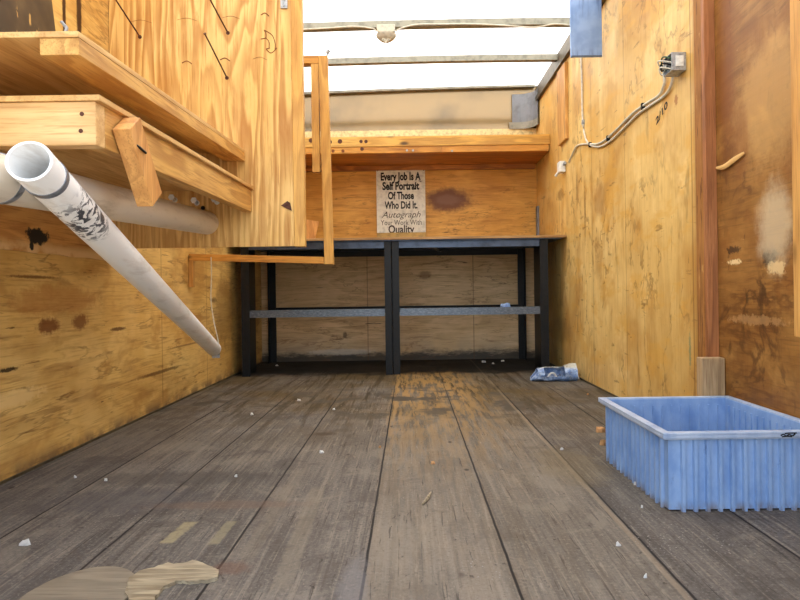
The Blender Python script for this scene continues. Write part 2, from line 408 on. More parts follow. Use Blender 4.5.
def mat_blueplate():
    n = NB('blue_grey_sheet_metal', .42, .35, .5)
    a = n.noise(n.mapping((26, 1, 3)), 2., 4, .6); x, y, z = n.sep()
    c = n.mix(n.rng(n.noise(n.P, 9., 3), .35, .65), lin((136,160,198)), lin((112,138,180)))
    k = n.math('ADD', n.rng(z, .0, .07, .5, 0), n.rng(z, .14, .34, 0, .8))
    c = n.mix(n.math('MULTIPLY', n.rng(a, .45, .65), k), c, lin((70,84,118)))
    n.color(c); return n.m
M['blueplate'] = mat_blueplate()
def mat_tote(name, a, b):
    n = NB(name, .45, 0, .5)
    v = n.noise(n.mapping((9, 9, 4)), 2., 5, .65)
    c = n.mix(n.rng(v, .35, .7), lin(a), lin(b))
    sc = n.noise(n.mapping((6, 6, 2)), 5., 5, .7)
    c = n.mix(n.rng(sc, .66, .72, 0, .55), c, lin((74,84,112)))
    x, y, z = n.sep()
    c = n.mix(n.math('MULTIPLY', n.rng(z, 0, .03, 1, 0), n.rng(sc, .4, .6)), c, lin((120,116,120)))
    n.color(c); return n.m
M['tote'] = mat_tote('blue_moulded_plastic', (138,165,202), (110,142,188))
M['tote_rim'] = mat_tote('greyed_blue_plastic_rim', (166,178,196), (132,150,178))
def mat_bottle():
    n = NB('dirty_blue_plastic', .45, 0, .5); x, y, z = n.sep()
    a = n.noise(n.P, 34., 5, .7)
    c = n.mix(n.rng(a, .4, .6), lin((164,184,212)), lin((104,132,180)))
    c = n.mix(n.math('MULTIPLY', n.rng(z, .072, .09), .8), c, lin((196,188,158)))
    c = n.mix(n.rng(n.noise(n.P, 60., 5, .7), .56, .66, 0, .8), c, lin((96,78,52)))
    n.color(c); return n.m
M['bottle'] = mat_bottle()
M['cup_out'] = plain('pale_blue_plastic', (150,176,214), .4, 0, .5, .3, 18., (92,126,190))
M['paper'] = plain('white_scrap', (196,192,184), .8, 0, .3, .08, 60.)
M['tanscrap'] = plain('tan_scrap', (186,140,92), .8, 0, .3, .15, 60.)
M['signface'] = plain('aged_sign_card', (226,222,208), .55, 0, .4, .07, 30.)
M['signedge'] = plain('yellowed_card_edge', (196,158,84), .6)
M['ink'] = plain('black_print', (20,18,18), .6, 0, .3, .05, 50.)
M['ink_soft'] = plain('faded_brown_print', (66,56,48), .6, 0, .3, .05, 50.)
M['ground'] = plain('yard_concrete', (176,170,160), .85, 0, .3, .1, 1.5)
M['outer'] = plain('white_truck_skin', (225,225,222), .4, 0, .5, .04, 3.)
def mat_roof():
    m = bpy.data.materials.new('translucent_white_roof'); m.use_nodes = True
    t = m.node_tree; t.nodes.clear()
    o = t.nodes.new('ShaderNodeOutputMaterial'); mx = t.nodes.new('ShaderNodeMixShader'); mx.inputs[0].default_value = .7
    d = t.nodes.new('ShaderNodeBsdfDiffuse'); tr = t.nodes.new('ShaderNodeBsdfTranslucent')
    d.inputs[0].default_value = (.85, .84, .8, 1); tr.inputs[0].default_value = (.86, .84, .78, 1)
    t.links.new(d.outputs[0], mx.inputs[1]); t.links.new(tr.outputs[0], mx.inputs[2]); t.links.new(mx.outputs[0], o.inputs[0])
    return m
M['roof'] = mat_roof()

# ------------------------------------------------------------------ mesh helpers
def box(bm, x0, x1, y0, y1, z0, z1):
    v = [bm.verts.new((x, y, z)) for x in (x0, x1) for y in (y0, y1) for z in (z0, z1)]
    for f in ((0,1,3,2), (4,6,7,5), (0,4,5,1), (2,3,7,6), (0,2,6,4), (1,5,7,3)):
        bm.faces.new([v[i] for i in f])
def hexa(bm, a, b):
    """solid between two quads a and b (each four corners in the same order)"""
    va = [bm.verts.new(p) for p in a]; vb = [bm.verts.new(p) for p in b]
    bm.faces.new(va[::-1]); bm.faces.new(vb)
    for i in range(4):
        j = (i+1) % 4; bm.faces.new((va[i], va[j], vb[j], vb[i]))
def nb(): return bmesh.new()
def BX(*a):
    bm = nb(); box(bm, *a); return bm
def frames(pts):
    out = []
    for i, p in enumerate(pts):
        d = (pts[min(i+1, len(pts)-1)] - pts[max(i-1, 0)]).normalized()
        up = Vector((0,0,1)) if abs(d.z) < .95 else Vector((0,1,0))
        a = d.cross(up).normalized(); out.append((p, a, d.cross(a).normalized()))
    return out
def tube(bm, pts, r, seg=10, cap=True, flat=1.):
    pts = [Vector(p) for p in pts]; rings = []
    for i, (p, a, b) in enumerate(frames(pts)):
        rr = r[i] if isinstance(r, (list, tuple)) else r
        rings.append([bm.verts.new(p + a*math.cos(2*math.pi*k/seg)*rr + b*math.sin(2*math.pi*k/seg)*rr*flat) for k in range(seg)])
    for A, B in zip(rings, rings[1:]):
        for k in range(seg): bm.faces.new((A[k], A[(k+1) % seg], B[(k+1) % seg], B[k]))
    if cap: bm.faces.new(rings[0][::-1]); bm.faces.new(rings[-1])
def spline(pts, n=6):
    pts = [Vector(p) for p in pts]; P = [pts[0]] + pts + [pts[-1]]; out = []
    for i in range(1, len(P)-2):
        for k in range(n):
            t = k/n; a, b, c, d = P[i-1:i+3]
            out.append(.5*((2*b) + (c-a)*t + (2*a-5*b+4*c-d)*t*t + (3*b-a-3*c+d)*t**3))
    out.append(pts[-1]); return out
def hollow(bm, p0, p1, r, wall, seg=32, n=12, jag=0.):
    """open pipe with wall thickness"""
    pts = [Vector(p0).lerp(Vector(p1), i/n) for i in range(n+1)]
    fr = frames(pts); outer, inner = [], []
    for p, a, b in fr:
        ring = lambda q: [bm.verts.new(p + a*math.cos(2*math.pi*k/seg)*q + b*math.sin(2*math.pi*k/seg)*q) for k in range(seg)]
        outer.append(ring(r)); inner.append(ring(r-wall))
    for i in range(n):
        for k in range(seg):
            j = (k+1) % seg
            bm.faces.new((outer[i][k], outer[i][j], outer[i+1][j], outer[i+1][k]))
            bm.faces.new((inner[i][j], inner[i][k], inner[i+1][k], inner[i+1][j]))
    for k in range(seg):
        j = (k+1) % seg
        bm.faces.new((outer[0][j], outer[0][k], inner[0][k], inner[0][j]))
        bm.faces.new((outer[n][k], outer[n][j], inner[n][j], inner[n][k]))
def disc(bm, c, n, r, h, seg=14):
    tube(bm, [Vector(c), Vector(c)+Vector(n).normalized()*h], r, seg)

def obj(name, bm, m, parent=None, bevel=0., smooth=False, base=None, subs=0):
    """link one mesh object; its vertices are given in world coordinates"""
    off = Vector((0,0,0))
    if parent is not None: off = parent['_o'] if False else ORG[parent.name]
    elif base is not None: off = Vector(base)
    bmesh.ops.translate(bm, verts=bm.verts, vec=-off)
    bmesh.ops.recalc_face_normals(bm, faces=bm.faces)
    me = bpy.data.meshes.new(name); bm.to_mesh(me); bm.free()
    if smooth:
        for p in me.polygons: p.use_smooth = True
    o = bpy.data.objects.new(name, me); C.objects.link(o)
    me.materials.append(m)
    if bevel:
        b = o.modifiers.new('edge', 'BEVEL'); b.width = bevel; b.segments = 2; b.limit_method = 'ANGLE'
    if smooth:
        e = o.modifiers.new('crease', 'EDGE_SPLIT'); e.split_angle = math.radians(40)
    ORG[o.name] = off.copy()
    if parent is not None: o.parent = parent; o.location = (0,0,0)
    else: o.location = off
    return o
ORG = {}
def sub(name, bm, m, part, **k):
    return obj(name, bm, m, part, **k)
def thing(name, label, cat, loc, group=None):
    o = bpy.data.objects.new(name, None); C.objects.link(o); o.location = loc
    o.empty_display_size = .05
    ORG[o.name] = Vector(loc); tag(o, label, cat, group); return o
def tag(o, label, cat, group=None):
    o['label'] = label; o['category'] = cat
    if group: o['group'] = group
    return o
def struct(name, bm, m, **k):
    o = obj(name, bm, m, **k); o['kind'] = 'structure'; return o

# ------------------------------------------------------------------ the truck box
struct('ground', BX(-14, 14, -14, 18, -1.05, -.95), M['ground'])
bm = nb()
box(bm, XL-.03, XR+.03, YR, YB+.02, -.06, 0)
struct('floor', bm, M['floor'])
struct('wall_left', BX(XL-.03, XL, YR, YB+.03, 0, ZW), M['left'])
struct('wall_right', BX(XR, XR+.03, YR, YB+.03, 0, ZW), M['right'])
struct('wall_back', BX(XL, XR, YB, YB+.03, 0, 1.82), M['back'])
struct('wall_nose', BX(XL-.03, XR+.03, YB+.005, YB+.035, 1.82, 2.30), M['nose'])
bm = nb(); box(bm, XL, XR, YB-.012, YB+.01, 1.815, 1.885)
struct('trim_1', bm, M['sill'])

def arch(x, y=3.):   # roof height across the box; it lifts a little towards the nose
    t = (x - (XL+XR)/2)/((XR-XL)/2)
    k = max(0, min(1, (y-4.2)/.7))
    return ZR - .012 + .010*(1-t*t) + .012*t + k*(.034 + .014*t)
bm = nb()
N = 16; rows = []
for y in (YR, 4.2, 4.55, YB+.03):
    rows.append([bm.verts.new((XL-.03+(XR-XL+.06)*i/N, y, arch(XL+(XR-XL)*i/N, y))) for i in range(N+1)])
for ra, rb in zip(rows, rows[1:]):
    for i in range(N): bm.faces.new((ra[i], ra[i+1], rb[i+1], rb[i]))
struct('ceiling', bm, M['roof'], smooth=True)
for k, (sx, nm) in enumerate(((XR, 'trim_2'), (XL, 'trim_3'))):
    d = -1 if sx > 0 else 1
    bm = nb()
    box(bm, min(sx-d*.03, sx+d*.012), max(sx-d*.03, sx+d*.012), YR, YB, ZW, ZR+.004)
    box(bm, min(sx, sx+d*.025), max(sx, sx+d*.025), YR, YB, ZW-.025, ZW+.012)
    struct(nm, bm, M['rail'])
n_trim = 4
for y in (4.905, 4.17, 3.62, 3.07, 2.52, 1.97, 1.42, .87):
    bm = nb(); hgt = .040 if y < 4.9 else .018; wid = .045 if y < 4.9 else .03
    for (dy0, dy1, dz) in ((-wid/2, wid/2, hgt),):
        for i in range(N):
            xa, xb = XL+.012+(XR-XL-.024)*i/N, XL+.012+(XR-XL-.024)*(i+1)/N
            za, zb = arch(xa, y)-.001, arch(xb, y)-.001
            if y+dy1 > YB: dy1 = YB-y
            hexa(bm, [(xa,y+dy0,za),(xa,y+dy1,za),(xa,y+dy1,za-dz),(xa,y+dy0,za-dz)],
                     [(xb,y+dy0,zb),(xb,y+dy1,zb),(xb,y+dy1,zb-dz),(xb,y+dy0,zb-dz)])
    bmesh.ops.remove_doubles(bm, verts=bm.verts, dist=1e-5)
    struct('trim_%d' % n_trim, bm, M['alu']); n_trim += 1
# upper lining board of the left wall, lapped over the lower sheet
bm = nb()
ys = [YR + (2.455-YR)*i/30 for i in range(31)]
top = .90
prof = [.698 + .006*mnoise.noise(Vector((y*9, 1, 0))) for y in ys]
for i in range(30):
    hexa(bm, [(XL, ys[i], prof[i]), (XL+.009, ys[i], prof[i]), (XL+.009, ys[i], top), (XL, ys[i], top)],
             [(XL, ys[i+1], prof[i+1]), (XL+.009, ys[i+1], prof[i+1]), (XL+.009, ys[i+1], top), (XL, ys[i+1], top)])
bmesh.ops.remove_doubles(bm, verts=bm.verts, dist=1e-5)
def mat_lap():
    n = NB('lapped_plywood', .55, 0, .3)
    c, fine, r = wood_color(n, lin((222,170,100)), lin((200,138,70)), lin((148,88,40)), 'Y', 1.4, 8., .45, 3.5, .22)
    x, y, z = n.sep()
    c = n.mix(n.math('MULTIPLY', n.rng(z, .71, .745, 1, 0), n.rng(n.noise(n.P, 9., 4), .38, .55)), c, lin((226,190,134)))
    q = onwall(35, 236, XL)
    c = n.mix(n.blob((XL, q.y, q.z), (.3, .085, .034), .8, 22., .6, .85), c, lin((34,30,28)))
    q = onwall(29, 246, XL)
    c = n.mix(n.blob((XL, q.y, q.z), (.3, .016, .02), .5, 22., .6, .8), c, lin((34,30,28)))
    n.color(c); return n.m
struct('trim_%d' % n_trim, bm, mat_lap()); n_trim += 1
# right-wall posts and battens
struct('trim_%d' % n_trim, BX(XR-.038, XR, 2.050, 2.0705, .02, ZW-.03), M['redwood_z'], bevel=.002); n_trim += 1
struct('trim_%d' % n_trim, BX(XR-.034, XR, 2.0710, 2.134, .0, ZW-.03), M['rough_z'], bevel=.003); n_trim += 1
struct('trim_%d' % n_trim, BX(XR-.038, XR, 1.50, 1.590, .42, ZW-.03), M['tanpost'], bevel=.002); n_trim += 1
a, b = onwall(558, 146, XR-.02), onwall(566, 146, XR-.02)
struct('trim_%d' % n_trim, BX(XR-.022, XR, b.y, a.y, a.z, 2.05), M['tanpost'], bevel=.002); n_trim += 1
# dark joint bead along the foot of both walls
struct('baseboard_left', BX(XL, XL+.006, YR, YB, 0, .008), M['rail'])
struct('baseboard_right', BX(XR-.006, XR, YR, YB, 0, .008), M['rail'])

# handwriting on the right wall
def text_bm(s, size, sx=1., bold=0., shear=0.):
    cu = bpy.data.curves.new('t', 'FONT'); cu.body = s; cu.size = size; cu.offset = bold; cu.shear = shear
    cu.align_x = 'CENTER'; cu.extrude = .0006; cu.resolution_u = 3
    o = bpy.data.objects.new('t', cu); C.objects.link(o)
    dg = bpy.context.evaluated_depsgraph_get()
    me = bpy.data.meshes.new_from_object(o.evaluated_get(dg))
    bm = nb(); bm.from_mesh(me)
    bpy.data.objects.remove(o); bpy.data.curves.remove(cu); bpy.data.meshes.remove(me)
    for v in bm.verts: v.co.x *= sx
    return bm
bm = text_bm('2/10', .040, 1.75, .0006, .1)
q = onwall(662, 116, XR)
# text plane X runs towards the door (-Y) on this wall, Y runs up
for v in bm.verts:
    x, y, z = v.co; ca, sa = math.cos(.36), math.sin(.36)
    x2, y2 = x*ca - y*sa, x*sa + y*ca
    v.co = Vector((XR-.0008-z, q.y - x2, q.z + y2))
o = obj('handwriting', bm, M['black'], bpy.data.objects['wall_right'])
o['label'] = 'black handwritten digits on the plywood'

# ------------------------------------------------------------------ bench across the far end
YF = 4.05
bench = thing('workbench', 'long steel-framed workbench with plywood top across the far end of the truck', 'workbench', (-.08, 4.5, 0))
obj('bench_top', BX(XL+.003, XR-.003, 4.01, YB-.002, .908, .924), M['ply_x'], bench, bevel=.002)
obj('top_support', BX(XL+.02, XR-.03, 4.025, YB-.05, .902, .9075), M['under_steel'], bench)
def angle_leg(x, y, dx, dy, z1=.902, w=.055, t=.006):
    bm = nb()
    box(bm, min(x, x+dx*w), max(x, x+dx*w), min(y, y+dy*t), max(y, y+dy*t), 0, z1)
    box(bm, min(x, x+dx*t), max(x, x+dx*t), min(y+dy*t, y+dy*w), max(y+dy*t, y+dy*w), 0, z1)
    return bm
for x, y, dx, dy in ((-1.140, YF, 1, 1), (.935, YF, -1, 1), (-.125, YF, -1, 1), (-.117, YF, 1, 1),
                     (-1.145, 4.88, 1, -1), (.932, 4.88, -1, -1), (-.150, 4.88, 1, -1)):
    obj('leg', angle_leg(x, y, dx, dy, w=.045 if abs(x) < .2 else .055), M['steel'], bench)
def rail(x0, x1, y, dy, z0, z1, m, nm):
    bm = nb(); t = .005
    box(bm, x0, x1, min(y, y+dy*t), max(y, y+dy*t), z0, z1)
    box(bm, x0, x1, min(y+dy*t, y+dy*.05), max(y+dy*t, y+dy*.05), z1-t, z1)
    return obj(nm, bm, m, bench)
rail(-1.085, -.172, YF+.008, 1, .396, .446, M['worn_steel'], 'shelf_rail')
rail(-.070, .878, YF+.008, 1, .396, .446, M['worn_steel'], 'shelf_rail')
rail(-1.09, .875, 4.872, -1, .396, .446, M['steel'], 'shelf_rail')
rail(-1.085, -.172, YF+.008, 1, .856, .902, M['under_steel'], 'apron_rail')
rail(-.070, .878, YF+.008, 1, .856, .902, M['under_steel'], 'apron_rail')
rail(-1.09, .875, 4.872, -1, .850, .902, M['steel'], 'apron_rail')
obj('end_plate', BX(-1.132, -1.126, YF+.06, YF+.32, 0.0, .90), M['steel'], bench)
obj('end_plate', BX(.921, .927, YF+.06, YF+.40, 0.0, .90), M['steel'], bench)
bm = nb(); hexa(bm, [(.13, YF+.06, .880), (.155, YF+.06, .880), (.155, YF+.06, .902), (.13, YF+.06, .902)],
                    [(.23, 4.82, .880), (.255, 4.82, .880), (.255, 4.82, .902), (.23, 4.82, .902)])
obj('cross_brace', bm, M['under_steel'], bench)

# ------------------------------------------------------------------ shelf high on the far wall
ws = thing('wall_shelf', 'long timber shelf high on the far wall above the printed sign', 'shelf', (-.08, 4.7, 1.50))
obj('front_board', BX(XL+.003, XR-.003, 4.44, 4.478, 1.638, 1.712), M['fascia'], ws, bevel=.002)
bm = nb(); box(bm, XL+.003, .245, 4.446, 4.478, 1.590, 1.6375); box(bm, .248, XR-.012, 4.446, 4.478, 1.590, 1.6375)
obj('lower_board', bm, M['redwood_x'] if False else M['lumber_o'], ws, bevel=.002)
obj('shelf_board', BX(XL+.003, XR-.003, 4.479, YB-.002, 1.592, 1.610), M['redwood_x'], ws)
obj('ledger', BX(XL+.003, XR-.02, YB-.04, YB-.002, 1.553, 1.5915), M['redwood_x'], ws, bevel=.002)
for xx in (-.45, .30):
    pass
# bolt holes and burnt knots on the front board
for px, py, r in ((311,140.5,.017), (330,142,.015), (340,141.5,.017), (361,141.5,.013), (366,141.5,.013), (362,149,.014), (333,151,.012), (343,151,.012)):
    q = at(px, py, 4.44 if py < 146 else 4.446); bm = nb()
    tube(bm, [q + Vector((0,-.0012,0)), q + Vector((0,.002,0))], r, 14)
    k = obj('bolt_hole', bm, M['brown_mark'] if r < .013 else M['rust'], ws)
for px, py in ((407,150.5), (413,150.5), (452,151)):
    q = at(px, py, 4.446); bm = nb(); disc(bm, q, (0,-1,0), .008, .004)
    obj('screw_head', bm, M['galv'], ws)

# ------------------------------------------------------------------ printed sign
c0, c1 = at(377, 234, 4.9), at(425, 169, 4.9)
sgx0, sgx1, sgz1 = c0.x, c1.x, at(400, 169, 4.9).z
sgz0 = .9245
sign = thing('sign', 'printed motto sign on aged white card standing on the workbench against the far wall', 'sign', ((sgx0+sgx1)/2, 4.91, sgz0))
obj('sign_board', BX(sgx0, sgx1, 4.905, 4.918, sgz0, sgz1), M['signface'], sign)
obj('edge_strip', BX(sgx0, sgx1, 4.899, 4.9045, sgz0, at(400, 234, 4.9).z+.012), M['signedge'], sign)
lines = [('Every Job Is A', 176, 11.5, 'ink', .0035, 0, 40), ('Self Portrait', 185.5, 11.5, 'ink', .0035, 0, 37), ('Of Those', 195, 11, 'ink', .003, 0, 26),
         ('Who Did It.', 204.5, 11, 'ink', .0026, 0, 33), ('Autograph', 213.5, 9.5, 'ink_soft', .0, .35, 39),
         ('Your Work With', 221, 8, 'ink_soft', .0, 0, 41), ('Quality', 229, 12, 'ink_soft', .0022, 0, 26)]
for s, py, h, m, bold, sh, wpx in lines:
    size = h*4.9/F*.93
    bm = text_bm(s, size, 1, bold, sh)
    xs = [v.co.x for v in bm.verts]; wd = max(xs)-min(xs); mid = (max(xs)+min(xs))/2
    k = wpx*4.9/F/wd; q = at(401.5, py+3.9, 4.9)
    for v in bm.verts: v.co = Vector(((sgx0+sgx1)/2 + (v.co.x-mid)*k, 4.9046 - v.co.z, q.z + v.co.y))
    obj('text_line', bm, M[m], sign)
bm = text_bm('TM', .018, 1, .0004); q = at(420, 182, 4.9)
for v in bm.verts: v.co = Vector((q.x + v.co.x, 4.9046 - v.co.z, q.z + v.co.y))
obj('trademark', bm, M['ink_soft'], sign)
for sx in (sgx0+.012, sgx1-.012):
    bm = nb(); disc(bm, (sx, 4.905, sgz1-.012), (0,-1,0), .004, .003); obj('tack', bm, M['rust'], sign)

# ------------------------------------------------------------------ plywood partition on the left, with nails
YP = 2.46
pz0, pxr = .749, -.427
part = thing('partition_panel', 'tall plywood partition hung on the left wall with hook nails and shelves butted to it', 'partition', (-.8, YP+.01, pz0))
panel = obj('plywood_sheet', BX(XL+.002, pxr-.045, YP, YP+.018, pz0, 2.09), M['panel'], part, bevel=.001)
obj('edge_strip', BX(pxr-.0445, pxr, YP-.004, YP+.034, pz0-.002, 2.09), M['lumber_z'], part, bevel=.002)
for foot, tip in (((140,37),(112,-6)), ((228,33),(206,-8)), ((227,78),(205,34))):
    a = at(*foot, YP); b = at(*tip, YP-.16)
    bm = nb(); tube(bm, [a + (a-b)*.02, b], .0030, 8); disc(bm, b, b-a, .0055, .003, 10)
    disc(bm, a, (0,-1,0), .008, .0015, 10)
    obj('nail', bm, M['rust'], part)
for px, py in ((175,200), (197,203), (217,202)):
    q = at(px, py, YP); bm = nb(); disc(bm, q, (0,-1,0), .011, .002)
    tube(bm, [q, q + Vector((.003,-.04,.004))], .007, 10); disc(bm, q + Vector((.003,-.04,.004)), (0,-1,0), .013, .006, 6)
    obj('bolt', bm, M['plastic_white'], part)
q = at(203, 208, YP); bm = nb(); disc(bm, q, (0,-1,0), .009, .0008); obj('hole', bm, M['black'], part)
# latch at the top
a = at(284, 3, YP-.005); bm = nb()
box(bm, a.x-.014, a.x+.014, YP-.008, YP-.0005, a.z-.022, a.z+.05)
for dz in (-.010, .012, .034): disc(bm, (a.x, YP-.008, a.z+dz), (0,-1,0), .006, .004, 10)
obj('latch_plate', bm, M['galv'], part, bevel=.001)
# chipped triangular splinter
q = at(287, 206, YP); bm = nb()
vs = [q+Vector((-.024,0,.002)), q+Vector((.002,0,.020)), q+Vector((.014,0,.012)), q+Vector((.020,0,-.020)), q+Vector((-.002,0,-.010))]
lo = [bm.verts.new(v+Vector((0,-.0006,0))) for v in vs]; hi = [bm.verts.new(v+Vector((0,-.003,0))) for v in vs]
bm.faces.new(hi); bm.faces.new(lo[::-1])
for i in range(5): bm.faces.new((lo[i], lo[(i+1)%5], hi[(i+1)%5], hi[i]))
obj('torn_veneer', bm, M['rust'], part)
# marker arrow: curved outline with a head
def stroke(bm, pts, r=.0016):
    P = spline([at(x, y, YP-.0008) for x, y in pts], 5) if len(pts) > 2 else [at(x, y, YP-.0008) for x, y in pts]
    tube(bm, P, r, 6)
bm = nb()
stroke(bm, [(264,30), (272,35), (275,43), (275,49)])
stroke(bm, [(266,38), (269,42), (269,48)])
stroke(bm, [(264,30), (266,34), (266,38)]); stroke(bm, [(266,38), (261,39)])
stroke(bm, [(266,49), (271,53), (276,49)]); stroke(bm, [(266,49), (270,48)]); stroke(bm, [(275,49), (277,48)])
obj('arrow_mark', bm, M['brown_mark'], part)
# arc-shaped scratches left in the face
bm = nb()
for (x, y, w_) in ((141,20,11), (187,61,5), (187,18,10), (231,16,9), (265,13,4), (225,58,5), (260,57,7)):
    stroke(bm, [(x-w_, y+2), (x, y), (x+w_, y+3)], .0006 if w_ > 6 else .0018)
obj('scratches', bm, M['brown_mark'], part)

# ------------------------------------------------------------------ open timber frame beyond the partition
YQ = 3.31
fr = thing('shelf_frame', 'open timber frame with a sagging bottom rail behind the plywood partition', 'frame', (-.82, YQ, .72))
bm = nb(); hexa(bm, [(-.470,YQ,.715),(-.420,YQ,.715),(-.420,YQ+.038,.715),(-.470,YQ+.038,.715)],
                    [(-.488,YQ,1.868),(-.438,YQ,1.868),(-.438,YQ+.038,1.868),(-.488,YQ+.038,1.868)])
obj('post', bm, M['lumber_z'], fr, bevel=.002)
obj('stud', BX(-.530, -.4885, YQ+.002, YQ+.04, 1.225, 1.825), M['lumber_z'], fr, bevel=.002)
obj('top_rail', BX(XL+.003, -.4885, YQ, YQ+.038, 1.8255, 1.868), M['lumber_x'] if False else M['lumber_o'], fr, bevel=.002)
bm = nb(); h2 = .0185
hexa(bm, [(XL+.003, YQ, .765-h2), (XL+.003, YQ+.03, .765-h2), (XL+.003, YQ+.03, .765+h2), (XL+.003, YQ, .765+h2)],
         [(-.473, YQ, .737-h2), (-.473, YQ+.03, .737-h2), (-.473, YQ+.03, .737+h2), (-.473, YQ, .737+h2)])
obj('bottom_rail', bm, M['lumber_o'], fr, bevel=.002)
q = at(327, 53, YQ+.02); bm = nb()
tube(bm, [Vector((q.x-.004, YQ+.02, 1.85)), q + Vector((.003,0,.0))], .005, 8); disc(bm, q + Vector((.0,0,.0)), (.6,0,1), .012, .018, 6)
obj('screw', bm, M['galv'], fr)
obj('cleat', BX(XL+.002, XL+.026, YQ-.001, YQ+.03, .60, .744), M['tanpost'], fr)

# ------------------------------------------------------------------ shelves between partition and door
X1, Y1 = -.668, 1.221
YE = YP - .0015
za, zb = 1.093, 1.146
sh1 = thing('plywood_shelf', 'upper plywood shelf with a flat batten under its edge on the left', 'shelf', (-.95, 1.8, za-.05))
def slab(x0, x1, ya, yb, za0, za1, zb0, zb1):
    bm = nb(); hexa(bm, [(x0,ya,za0),(x1,ya,za0),(x1,ya,za1),(x0,ya,za1)], [(x0,yb,zb0),(x1,yb,zb0),(x1,yb,zb1),(x0,yb,zb1)]); return bm
obj('shelf_board', slab(XL+.003, X1, Y1, YE, za-.012, za, zb-.012, zb), M['ply'], sh1, bevel=.001)
obj('batten', slab(X1-.081, X1-.001, Y1+.004, YE, za-.047, za-.0125, zb-.047, zb-.0125), M['lumber_y'], sh1, bevel=.001)
obj('batten', slab(XL+.01, XL+.09, Y1+.004, YE, za-.047, za-.0125, zb-.047, zb-.0125), M['lumber_y'], sh1, bevel=.001)
bm = nb()
for px, y in ((65,28),):
    q = at(px, y, 1.34); tube(bm, [q + Vector((0,0,-.02)), q + Vector((.004,0,.0)), q+Vector((-.008,0,.014))], .004, 6)
obj('bent_nail', bm, M['galv'], sh1)

X2, Y2 = -.633, 1.237
za, zb = .967, .993
sh2 = thing('framed_shelf', 'lower plywood shelf on a lumber frame with pipes slung beneath', 'shelf', (-.93, 1.8, za-.11))
obj('shelf_board', slab(XL+.003, X2, Y2-.004, YE, za-.012, za, zb-.012, zb), M['ply'], sh2, bevel=.001)
sl = (zb-za)/(YE-Y2)
fz = lambda y: za + sl*(y-Y2)
obj('front_rail', slab(XL+.012, X2-.010, Y2, Y2+.038, fz(Y2)-.1025, fz(Y2)-.0125, fz(Y2+.038)-.1025, fz(Y2+.038)-.0125), M['lumber_x'], sh2, bevel=.002)
obj('side_rail', slab(X2-.048, X2-.010, Y2+.0385, YE, fz(Y2+.0385)-.1015, fz(Y2+.0385)-.0125, zb-.1015, zb-.0125), M['lumber_y'], sh2, bevel=.002)
obj('wall_rail', slab(XL+.012, XL+.05, Y2+.0385, YE, fz(Y2+.0385)-.1015, fz(Y2+.0385)-.0125, zb-.1015, zb-.0125), M['shelf_under'], sh2, bevel=.002)
for px, py in ((82,114), (81,131)):
    q = at(px, py, Y2); bm = nb(); disc(bm, q, (0,-1,0), .0045, .0012); obj('screw', bm, M['rust'], sh2)
# offcut nailed at a slant to the side rail
a, b = Vector((X2+.012, 1.325, .934)), Vector((X2+.012, 1.440, .782))
d = (b-a).normalized(); wv = Vector((1,0,0)); nv = d.cross(wv).normalized()
bm = nb(); hw, ht = .019, .034
rect = lambda p, s: [p + wv*hw*i + nv*ht*j for i, j in ((-1,-1),(1,-1),(1,1),(-1,1))]
hexa(bm, rect(a, 1), rect(b, 1))
br = obj('brace', bm, M['block'], sh2, bevel=.002)
q = a.lerp(b, .33) + Vector((.019, -.02, 0)); bm = nb()
tube(bm, [q + Vector((-.01,-.028,.01)), q + Vector((.002,.0,.0)), q + Vector((.004,.026,-.006))], .0028, 6)
sub('bent_nail', bm, M['steel'], br)
# a dark sheet propped on the upper shelf
y0, y1 = 1.30, 2.06
zs = lambda y: 1.093 + (1.146-1.093)*(y-Y1)/(YE-Y1) + .001
bm = nb()
hexa(bm, [(XL+.004, y0, 1.66), (XL+.014, y0, 1.66), (XL+.05, y0, zs(y0)), (XL+.04, y0, zs(y0))],
         [(XL+.004, y1-.03, 1.66), (XL+.014, y1-.03, 1.66), (XL+.05, y1+.01, zs(y1)), (XL+.04, y1+.01, zs(y1))])
tag(obj('dark_sheet', bm, M['dark_sheet'], base=(XL+.04, 1.7, zs(1.7)), bevel=.002), 'dark brown sheet propped against the left wall on the upper shelf', 'sheet')

# ------------------------------------------------------------------ pipes
pA0, pA1 = at(29, 161, 1.06), at(214, 349, 3.30)
pipe = thing('plastic_pipe', 'long white plastic pipe slanting down from shelf to left wall, open end towards the door', 'pipe', pA1)
n = pa
# flaked grey paint just behind the strap, in the pipe's own coordinates
cc = (pA0.lerp(pA1, .10)) - pA1
fl = n.noise(n.P, 42., 4, .6, 1.2)
m1 = n.math('MULTIPLY', n.blob(tuple(cc), (.13,.13,.13), .25, 12., .5, 1.0), n.rng(fl, .50, .56))
old = n.b.inputs['Base Color'].links[0].from_socket
n.color(n.mix(m1, old, lin((64,66,74))))
M['pvc'] = n.m
bm = nb(); hollow(bm, pA0, pA1, .0385, .0045, 36, 20)
pb = obj('pipe_body', bm, M['pvc'], pipe, smooth=True)
dA = (pA1-pA0).normalized()
bm = nb(); hollow(bm, pA0 + dA*.062, pA0 + dA*.078, .0398, .0012, 36, 1)
obj('strap', bm, M['band'], pipe, smooth=True)
bm = nb(); box(bm, pA1.x-.012, pA1.x+.030, pA1.y+.002, pA1.y+.008, pA1.z-.05, pA1.z+.02)
obj('end_bracket', bm, M['galv'], pipe)

pB0, pB1 = at(-27, 173, 1.06), at(207, 223, YP-.0035)
pipe2 = thing('plastic_pipe', 'white plastic pipe lying level under the lower shelf, ending at the partition', 'pipe', pB1)
bm = nb(); hollow(bm, pB0, pB1, .047, .005, 36, 16)
obj('pipe_body', bm, M['pvc_grey'], pipe2, smooth=True)
dB = (pB1-pB0).normalized()
bm = nb(); hollow(bm, pB0 + dB*.062, pB0 + dB*.078, .0483, .0012, 36, 1)
obj('strap', bm, M['band'], pipe2, smooth=True)

